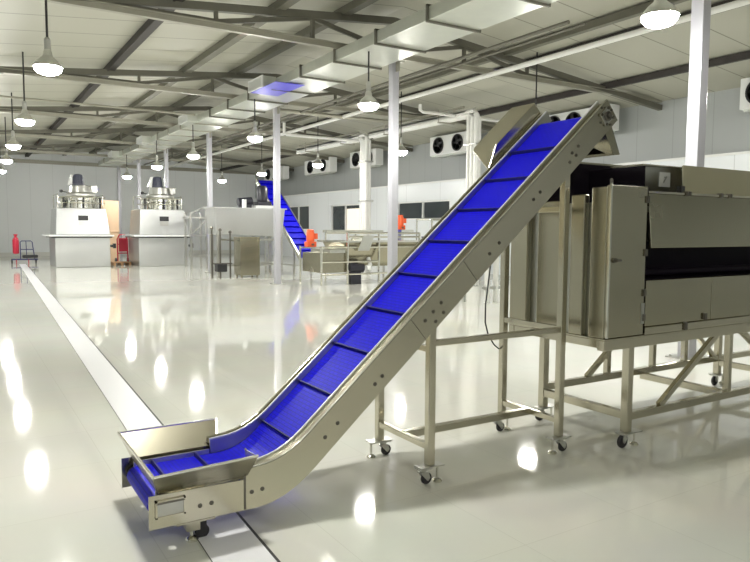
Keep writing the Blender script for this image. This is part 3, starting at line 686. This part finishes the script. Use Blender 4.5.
# ------------------------------------------------------------------ kettles at the far left
def make_kettle():
    x0, y0 = 4.3, 29.5
    k = thing('cooking_kettle_machine', (x0, y0+1.0, 0), 'k', 'machine', 'tall stainless kettle machines')
    body = MB().box(3.25, 5.33, y0, y0+2.0, 0.0, 1.22).build('lower_cabinet', 'steel_far', k, 0.02)
    MB().box(3.00, 5.45, y0-0.28, y0+2.05, 1.25, 1.31).build('work_ledge', 'white', k, 0.01)
    MB().box(3.12, 5.40, y0-0.12, y0+2.0, 1.20, 1.25).build('ledge_gap', 'black', k)
    MB().hexa([(3.28, y0+0.02, 1.31), (5.36, y0+0.02, 1.31), (5.36, y0+2.0, 1.31), (3.28, y0+2.0, 1.31),
               (3.36, y0+0.12, 2.40), (5.20, y0+0.12, 2.40), (5.20, y0+1.9, 2.40), (3.36, y0+1.9, 2.40)]).build('upper_cabinet', 'steel_far', k, 0.03)
    w = MB().hexa([(4.14, y0+0.050, 1.90), (4.52, y0+0.050, 1.90), (4.52, y0+0.09, 1.90), (4.14, y0+0.09, 1.90), (4.14, y0+0.068, 2.10), (4.52, y0+0.068, 2.10), (4.52, y0+0.10, 2.10), (4.14, y0+0.10, 2.10)]).build('display', 'black', k)
    MB().hexa([(4.16, y0+0.038, 1.70), (4.50, y0+0.038, 1.70), (4.50, y0+0.07, 1.70), (4.16, y0+0.07, 1.70), (4.16, y0+0.054, 1.88), (4.50, y0+0.054, 1.88), (4.50, y0+0.09, 1.88), (4.16, y0+0.09, 1.88)]).build('keypad', 'steel_cool', k)
    xc, yc = 4.40, y0+1.0
    rail = MB()
    for (z) in (2.62, 2.86): 
        pts = [(xc+0.95*math.cos(a), yc+0.80*math.sin(a), z) for a in [2*PI*i/20 for i in range(21)]]
        rail.tube(pts, 0.02, 6)
    rail.build('guard_ring', 'steel_bright', k, smooth=True)
    for i in range(16):
        a = 2*PI*i/16; px, py = xc+0.75*math.cos(a), yc+0.65*math.sin(a)
        MB().cyl((px, py, 2.39), (px, py, 2.86), 0.035, 8).build('valve_post', 'steel_bright' if i % 3 else 'black', k, smooth=True)
    MB().lathe((xc, yc, 2.39), [(0.55, 0), (0.55, 0.30), (0.62, 0.34), (0.62, 0.44), (0.55, 0.48)], seg=28).build('bowl_neck', 'steel_bright', k, smooth=True)
    MB().lathe((xc, yc, 2.87), [(0.50, 0), (0.58, 0.05), (0.58, 0.14), (0.48, 0.20), (0.44, 0.46), (0.26, 0.50)], seg=28).build('filling_drum', 'steel_cool', k, smooth=True)
    MB().box(xc+0.28, xc+0.62, yc-0.25, yc+0.2, 3.06, 3.36).build('gear_box', 'steel_cool', k, 0.02)
    mo = MB().lathe((xc-0.1, yc, 3.37), [(0.24, 0), (0.24, 0.05), (0.21, 0.06), (0.19, 0.36), (0.16, 0.44), (0.06, 0.47)], seg=18).build('drive_motor', 'motor_grey', k, smooth=True)
    fin = MB()
    for i in range(14):
        a = 2*PI*i/14; fin.beam((xc-0.1+0.205*math.cos(a), yc+0.205*math.sin(a), 3.44), (xc-0.1+0.19*math.cos(a), yc+0.19*math.sin(a), 3.72), 0.02, 0.03, up=(math.cos(a), math.sin(a), 0))
    fin.build('cooling_fins', 'motor_grey', mo)
    MB().hexa([(xc-0.52, yc-0.05, 3.37), (xc-0.34, yc-0.05, 3.37), (xc-0.34, yc+0.05, 3.37), (xc-0.52, yc+0.05, 3.37), (xc-0.38, yc-0.05, 3.80), (xc-0.30, yc-0.05, 3.80), (xc-0.30, yc+0.05, 3.80), (xc-0.38, yc+0.05, 3.80)]).build('motor_shield', 'white', k)
    MB().cyl((xc-0.55, yc-0.2, 3.05), (xc-0.78, yc-0.2, 3.10), 0.02, 8).lathe((xc-0.78, yc-0.2, 3.10), [(0.03, -0.06), (0.07, -0.04), (0.07, 0.04), (0.03, 0.06)], seg=12).build('hand_knob', 'black', k, smooth=True)
    for xx in (3.42, 5.12): MB().tube([(xx, y0+0.25, 2.4), (xx, y0+0.25, 2.9), (xx, y0+0.3, 2.95), (xx, y0+1.65, 2.95), (xx, y0+1.7, 2.9), (xx, y0+1.7, 2.4)], 0.02, 6).build('side_rail', 'steel_bright', k, smooth=True)
    MB().cyl((5.33, y0+0.3, 0.85), (5.55, y0+0.3, 0.85), 0.05, 10).box(5.50, 5.60, y0+0.2, y0+0.4, 0.75, 0.95).build('outlet_valve', 'black', k)
    return k
ket = make_kettle(); ket['label'] = 'tall stainless kettle machine with pale cabinet, the left one by the floor channel'
k2 = copy_tree(ket); k2.location = (7.42, 30.0, 0); k2['label'] = 'tall stainless kettle machine with dark top motor, the right one of the pair'
# board, pallet, truck between the kettles
t = tag(MB().box(5.62, 6.45, 33.4, 33.46, 0.0, 2.88).box(5.60, 6.47, 33.37, 33.41, 1.4, 1.5).build('board_panel', 'board', None, 0.01, org=(6.0, 33.4, 0)), 'tall tan board standing upright between the two kettle machines', 'board')
pl = thing('wooden_pallet', (5.95, 30.6, 0), 'low brown wooden pallet on the floor between the kettles', 'pallet')
for k in range(5): MB().box(5.55, 6.30, 30.2+k*0.17, 30.32+k*0.17, 0.11, 0.135).build('deck_board', 'wood', pl)
for x in (5.57, 5.88, 6.2): MB().box(x, x+0.1, 30.2, 31.0, 0, 0.11).build('runner', 'wood', pl)
tk = thing('hand_truck', (6.2, 31.6, 0), 'small red hand truck standing by the right kettle machine', 'hand truck')
MB().tube([(6.02, 31.6, 0.12), (6.02, 31.65, 1.1), (6.12, 31.66, 1.3), (6.35, 31.66, 1.3), (6.45, 31.65, 1.1), (6.45, 31.6, 0.12)], 0.03, 8).box(6.0, 6.46, 31.58, 31.64, 0.45, 0.5).box(6.0, 6.46, 31.6, 31.66, 0.85, 0.9).build('frame', 'red', tk, smooth=True)
MB().box(6.06, 6.40, 31.5, 31.58, 0.55, 1.15).build('load_box', 'red', tk, 0.02)
MB().box(5.98, 6.48, 31.2, 31.62, 0.02, 0.05).build('toe_plate', 'black', tk)
for x in (5.96, 6.47): MB().lathe((x, 31.72, 0.13), [(0.04, -0.03), (0.13, -0.03), (0.13, 0.03), (0.04, 0.03)], axis=(1, 0, 0), seg=18).build('wheel', 'rubber', tk, smooth=True)
# wheeled fire extinguisher
fe = thing('fire_extinguisher_trolley', (2.45, 33.6, 0), 'red wheeled fire extinguisher trolley at the far left end of the floor channel', 'fire extinguisher')
MB().lathe((2.12, 33.6, 0.22), [(0.05, 0.2), (0.12, 0.23), (0.13, 0.28), (0.13, 0.80), (0.10, 0.9), (0.05, 0.95), (0.05, 1.02), (0.08, 1.03), (0.08, 1.08)], seg=20).build('cylinder', 'red', fe, smooth=True)
MB().tube([(2.30, 33.65, 0.2), (2.30, 33.72, 0.95), (2.36, 33.72, 1.0), (2.72, 33.72, 1.0), (2.78, 33.72, 0.95), (2.86, 33.65, 0.2)], 0.02, 8).cyl((2.33, 33.7, 0.62), (2.80, 33.7, 0.62), 0.018, 8).cyl((2.55, 33.68, 0.2), (2.53, 33.72, 1.0), 0.015, 8).build('frame', 'blue_box', fe, smooth=True)
MB().box(2.36, 2.98, 33.45, 33.72, 0.25, 0.38).build('hose_box', 'black', fe, 0.03)
MB().box(1.95, 2.98, 33.5, 33.7, 0.16, 0.21).build('chassis', 'blue_box', fe)
for x in (1.95, 2.9): MB().lathe((x, 33.6, 0.11), [(0.03, -0.03), (0.11, -0.03), (0.11, 0.03), (0.03, 0.03)], axis=(1, 0, 0), seg=18).build('wheel', 'rubber', fe, smooth=True)
for x in (2.12, 2.6): MB().cyl((x, 33.5, 0.0), (x, 33.5, 0.18), 0.02, 8).build('leg', 'red', fe)
# ------------------------------------------------------------------ raised feed tank and its conveyor
ft = thing('feed_tank', (8.4, 22.7, 0), 'raised plain grey steel feed tank with motors on top, behind the third column', 'tank')
MB().hexa([(7.35, 22.0, 1.40), (9.75, 22.0, 1.32), (9.75, 22.9, 1.32), (7.35, 22.9, 1.40), (7.28, 21.95, 2.29), (9.85, 21.95, 2.29), (9.85, 22.95, 2.29), (7.28, 22.95, 2.29)]).build('tank_body', 'steel_far', ft, 0.02)
MB().box(7.24, 9.9, 21.9, 23.0, 2.28, 2.32).build('tank_rim', 'steel_far', ft)
for x in (7.45, 9.6):
    for yy in (22.1, 22.8): MB().box(x-0.05, x+0.05, yy-0.05, yy+0.05, 0.0, 1.42).build('leg', 'steel_cool', ft)
for p, q in (((7.45, 22.1, 1.22), (9.6, 22.1, 1.22)), ((7.45, 22.1, 0.35), (9.6, 22.1, 0.35)), ((7.45, 22.8, 0.35), (9.6, 22.8, 0.35)), ((7.45, 22.1, 0.35), (7.45, 22.8, 0.35)), ((9.6, 22.1, 0.35), (9.6, 22.8, 0.35))):
    MB().beam(p, q, 0.07, 0.07).build('crossbar', 'steel_cool', ft)
mo = MB().lathe((9.25, 22.6, 2.55), [(0.16, 0), (0.2, 0.05), (0.2, 0.5), (0.14, 0.58)], seg=18).box(9.0, 9.5, 22.35, 22.85, 2.32, 2.56).build('mixer_motor', 'motor_black', ft, smooth=True)
MB().cyl((8.35, 22.6, 2.52), (8.85, 22.6, 2.58), 0.15, 14).box(8.4, 8.8, 22.45, 22.75, 2.32, 2.45).build('drive_motor', 'motor_black', ft, smooth=True)
MB().box(8.9, 9.75, 22.3, 22.9, 2.32, 2.42).cyl((8.5, 22.4, 2.3), (8.5, 22.4, 2.62), 0.08, 10).build('motor_mount', 'white', ft)
tag(MB().box(7.82, 8.50, 21.0, 21.6, 0.06, 1.30).box(7.80, 8.52, 20.98, 21.62, 1.30, 1.33).box(7.86, 7.92, 21.04, 21.1, 0, 0.06).box(8.4, 8.46, 21.04, 21.1, 0, 0.06).box(7.86, 7.92, 21.5, 21.56, 0, 0.06).box(8.4, 8.46, 21.5, 21.56, 0, 0.06)
    .box(8.05, 8.27, 20.985, 21.0, 1.02, 1.18).build('control_cabinet', 'steel_panel', None, 0.01, org=(8.15, 21.3, 0)), 'narrow beige steel control cabinet under the raised feed tank', 'cabinet')
# valve stands in front of the tank
vs = thing('valve_stand', (6.9, 21.4, 0), 'dark thin pipe stand with crossbars left of the raised feed tank', 'pipe stand')
for x, zt in ((7.0, 1.58), (7.28, 1.52), (7.62, 1.45)): MB().cyl((x, 21.4, 0), (x, 21.4, zt), 0.03, 8).lathe((x, 21.4, zt), [(0.05, 0), (0.05, 0.06), (0.02, 0.09)], seg=10).build('post', 'bolt', vs, smooth=True)
MB().cyl((7.28, 21.4, 1.26), (7.75, 21.4, 1.2), 0.02, 8).build('crossbar', 'bolt', vs)
MB().cyl((7.0, 21.4, 0.45), (7.68, 21.4, 0.45), 0.02, 8).build('crossbar', 'bolt', vs)
MB().box(7.14, 7.47, 21.25, 21.6, 0.18, 0.45).build('pump', 'black', vs, 0.03)
st = thing('access_stand', (8.2, 27.5, 0), 'grey tubular access stand beside the right kettle machine', 'stand')
for x in (7.98, 8.62):
    for yy in (27.0, 27.8): MB().box(x-0.04, x+0.04, yy-0.04, yy+0.04, 0, 2.25).build('leg', 'steel_cool', st)
MB().box(7.9, 8.7, 26.9, 27.9, 2.0, 2.08).build('platform', 'steel_cool', st)
for z in (1.3, 0.45): MB().box(7.9, 8.7, 26.95, 27.0, z, z+0.08).build('crossbar', 'steel_cool', st)
MB().beam((7.98, 27.0, 1.35), (8.62, 27.0, 1.95), 0.05, 0.06).build('brace', 'steel_cool', st)
MB().beam((7.98, 27.0, 2.2), (8.62, 27.0, 2.5), 0.05, 0.06).build('handrail', 'steel_cool', st)
# far blue incline conveyor, running towards the camera
c2 = thing('incline_conveyor', (10.3, 23, 0), 'far small incline conveyor with blue belt, descending beside the third column', 'conveyor')
YT, YD, ZT, ZD = 25.0, 21.2, 3.50, 0.72
bxl, bxr = 10.05, 10.68
sl2 = (ZT-ZD)/(YT-YD)
def bz2(yv): return ZD+(yv-YD)*sl2
p2 = []
L2 = math.hypot(YT-YD, ZT-ZD); dy, dz = (YT-YD)/L2, (ZT-ZD)/L2; ny, nz_ = -dz, dy
for k in range(9):
    a = PI/2+math.atan2(dz, dy)+PI*k/8; p2.append((YD+0.07*math.cos(a)-0.07*ny, ZD+0.07*math.sin(a)-0.07*nz_))
for k in range(9):
    a = -PI/2+math.atan2(dz, dy)+PI*k/8; p2.append((YT+0.07*math.cos(a)-0.07*ny, ZT+0.07*math.sin(a)-0.07*nz_))
bb = belt_mesh(p2[::-1], bxl, bxr, 0.012)
for v in bb.b.verts: v.co = Vector((v.co.y, v.co.x, v.co.z))
bb.build('belt', 'belt', c2)
for k in range(13):
    yv = YD+0.15+k*(YT-YD-0.2)/12.6; z = bz2(yv)
    MB().hexa([(bxl+0.02, yv-0.008, z), (bxr-0.02, yv-0.008, z), (bxr-0.02, yv+0.008, z), (bxl+0.02, yv+0.008, z)]+[(xx, yv+ny*0.05+s, z+nz_*0.05) for xx, s in ((bxl+0.02, -0.006), (bxr-0.02, -0.006), (bxr-0.02, 0.006), (bxl+0.02, 0.006))]).build('cleat', 'belt', c2)
for x in (bxl-0.05, bxr+0.01):
    MB().prism_x([(YD-0.1, bz2(YD-0.1)-0.16), (YT+0.1, bz2(YT+0.1)-0.16), (YT+0.1, bz2(YT+0.1)+0.05), (YD-0.1, bz2(YD-0.1)+0.05)], x, x+0.04).build('side_plate', 'steel_bright', c2)
for yy in (21.6, 24.2):
    for x in (bxl-0.02, bxr+0.02): MB().box(x-0.03, x+0.03, yy-0.03, yy+0.03, 0, bz2(yy)-0.12).build('leg', 'steel_cool', c2)
    MB().box(bxl, bxr, yy-0.02, yy+0.02, 0.3, 0.34).build('crossbar', 'steel_cool', c2)
MB().box(bxl-0.06, bxl+0.0, 21.6, 24.2, 0.3, 0.34).build('crossbar', 'steel_cool', c2)
# ------------------------------------------------------------------ washing line in the middle distance
wl = thing('washing_tank', (10.5, 17.6, 0), 'long stainless washing tank on a tube frame, between third and second columns', 'washing machine')
MB().hexa([(9.75, 17.2, 0.5), (11.9, 17.2, 0.5), (11.9, 18.1, 0.5), (9.75, 18.1, 0.5), (9.45, 16.95, 1.22), (12.2, 16.95, 1.22), (12.2, 18.3, 1.22), (9.45, 18.3, 1.22)]).build('trough', 'steel_panel', wl, 0.01)
MB().box(9.3, 12.3, 16.88, 18.38, 1.22, 1.27).build('trough_rim', 'steel_bright', wl)
for x in (8.7, 9.55, 10.62, 12.1):
    for yy in (16.92, 18.3): MB().cyl((x, yy, 0.0), (x, yy, 1.50 if x > 9 else 1.1), 0.035, 8).build('leg', 'steel_bright', wl, smooth=True)
for p, q in (((8.7, 16.92, 1.08), (12.1, 16.92, 1.08)), ((9.55, 16.92, 1.49), (12.1, 16.92, 1.49)), ((9.55, 18.3, 1.49), (12.1, 18.3, 1.49)), ((8.7, 16.92, 0.3), (12.1, 16.92, 0.3)), ((9.55, 16.92, 1.38), (12.1, 16.92, 1.38)), ((8.7, 16.92, 0.66), (10.6, 16.92, 0.66))):
    MB().cyl(p, q, 0.03, 8).build('rail', 'steel_bright', wl, smooth=True)
MB().box(8.72, 9.6, 17.0, 18.2, 0.35, 0.92).build('water_box', 'steel_panel', wl, 0.01)
MB().hexa([(9.85, 16.85, 0.98), (10.25, 16.85, 0.98), (10.25, 17.5, 0.98), (9.85, 17.5, 0.98), (10.05, 16.85, 1.42), (10.42, 16.85, 1.42), (10.42, 17.5, 1.42), (10.05, 17.5, 1.42)]).build('sloping_chute', 'steel_bright', wl)
MB().cyl((9.62, 16.98, 0.50), (10.1, 16.98, 0.46), 0.13, 18).box(9.66, 10.0, 16.9, 17.08, 0.0, 0.36).build('water_pump', 'motor_black', wl, smooth=True)
MB().tube([(10.1, 16.98, 0.46), (10.3, 16.98, 0.46), (10.36, 16.98, 0.55), (10.36, 17.1, 0.75)], 0.06, 10).cyl((10.2, 16.95, 0.46), (10.33, 16.95, 0.48), 0.09, 12).build('pump_pipe', 'white', wl, smooth=True)
MB().box(9.0, 9.5, 16.95, 18.2, 0.92, 1.02).box(9.4, 11.4, 17.9, 18.2, 1.5, 1.58).build('top_tray', 'steel_bright', wl)
def gear_motor(x, yv, z, label):
    g = thing('gear_motor', (x, yv, z), label, 'motor', 'orange gear motors')
    MB().lathe((x, yv, z+0.14), [(0.09, 0), (0.115, 0.02), (0.115, 0.26), (0.10, 0.29), (0.10, 0.34), (0.05, 0.36)], seg=18).build('motor_body', 'orange', g, smooth=True)
    MB().box(x-0.14, x+0.14, yv-0.12, yv+0.12, z, z+0.15).build('gear_case', 'orange', g, 0.02)
    MB().box(x+0.10, x+0.20, yv-0.08, yv+0.08, z+0.22, z+0.38).build('terminal_box', 'orange', g, 0.01)
    MB().cyl((x, yv-0.12, z+0.07), (x, yv-0.18, z+0.07), 0.03, 10).build('shaft_end', 'bolt', g)
gear_motor(8.47, 17.15, 1.10, 'bright orange gear motor at the foot of the far blue conveyor')
gear_motor(12.78, 19.0, 1.60, 'bright orange gear motor right of the second column')
for (x, yv, z, lab) in ((8.78, 17.15, 1.10, None),):
    MB().box(8.3, 8.9, 16.95, 17.35, 1.06, 1.10).build('motor_shelf', 'steel_bright', wl)
sb2 = thing('sorting_table', (13.5, 18.9, 0), 'stainless sorting table with upright frames behind the big conveyor belt', 'table')
MB().box(12.3, 16.0, 18.4, 19.5, 1.02, 1.08).build('table_top', 'steel_bright', sb2)
MB().box(12.7, 13.2, 18.8, 19.2, 1.52, 1.60).box(12.75, 12.85, 18.9, 19.1, 1.08, 1.52).build('motor_stand', 'steel_bright', sb2)
for x in (12.4, 14.0, 15.9):
    for yy in (18.45, 19.45): MB().box(x-0.03, x+0.03, yy-0.03, yy+0.03, 0, 1.03).build('leg', 'steel_cool', sb2)
for x0, x1 in ((13.75, 14.75), (14.95, 15.9)):
    f = MB()
    for yy in (18.5, 19.4):
        f.cyl((x0, yy, 1.08), (x0, yy, 1.98), 0.03, 8).cyl((x1, yy, 1.08), (x1, yy, 1.98), 0.03, 8).cyl((x0, yy, 1.96), (x1, yy, 1.96), 0.03, 8)
    f.cyl((x0, 18.5, 1.96), (x0, 19.4, 1.96), 0.03, 8).cyl((x1, 18.5, 1.96), (x1, 19.4, 1.96), 0.03, 8)
    f.build('upright_frame', 'steel_bright', sb2, smooth=True)
MB().box(12.3, 16.0, 18.42, 18.48, 0.55, 0.62).box(12.3, 16.0, 18.42, 18.5, 0.28, 0.34).box(12.5, 13.9, 18.6, 19.3, 0.62, 0.95).build('lower_shelf', 'steel_cool', sb2)
tag(MB().box(13.55, 13.95, 18.45, 18.8, 1.08, 1.36).box(13.53, 13.97, 18.43, 18.82, 1.33, 1.37).build('plastic_crate', 'blue_box', None, 0.01, org=(13.75, 18.6, 1.08)), 'small dark blue crate on the sorting table', 'crate')
# equipment glimpsed below the big conveyor
bt = thing('balance_tank', (9.9, 11.4, 0), 'round stainless balance tank glimpsed under the big conveyor', 'tank')
MB().lathe((9.25, 11.6, 0.35), [(0.08, 0), (0.36, 0.1), (0.36, 0.72), (0.38, 0.74), (0.30, 0.80), (0.05, 0.84)], seg=28).build('vessel', 'steel_bright', bt, smooth=True)
for a in range(3): MB().cyl((9.25+0.3*math.cos(a*2.1), 11.6+0.3*math.sin(a*2.1), 0), (9.25+0.3*math.cos(a*2.1), 11.6+0.3*math.sin(a*2.1), 0.5), 0.03, 8).build('leg', 'steel_cool', bt)
MB().cyl((9.25, 11.6, 1.18), (9.25, 11.6, 1.5), 0.07, 10).tube([(9.45, 11.6, 1.1), (9.5, 11.6, 1.45), (9.6, 11.6, 1.5), (9.9, 11.6, 1.5)], 0.03, 8).build('inlet_pipe', 'white', bt, smooth=True)
ps = thing('pipe_stand', (9.9, 11.1, 0), 'white upright pipe stand glimpsed between the cable and the machine legs', 'pipe stand')
for x in (9.85, 10.1, 10.35): MB().cyl((x, 11.2, 0), (x, 11.2, 1.62), 0.06, 10).build('post', 'white_pipe', ps, smooth=True)
for z in (1.1, 0.3): MB().box(9.75, 10.45, 11.15, 11.25, z, z+0.06).build('crossbar', 'steel_cool', ps)
# ------------------------------------------------------------------ world and view
w = bpy.data.worlds.new('hall_air'); S.world = w; w.use_nodes = True
w.node_tree.nodes['Background'].inputs[0].default_value = (0.5, 0.5, 0.5, 1); w.node_tree.nodes['Background'].inputs[1].default_value = 0.1
S.view_settings.view_transform = 'Standard'; S.view_settings.look = 'None'; S.view_settings.gamma = 1.0
S.view_settings.use_curve_mapping = False; S.view_settings.exposure = 1.65
S.cycles.max_bounces = 10; S.cycles.diffuse_bounces = 5; S.cycles.glossy_bounces = 5
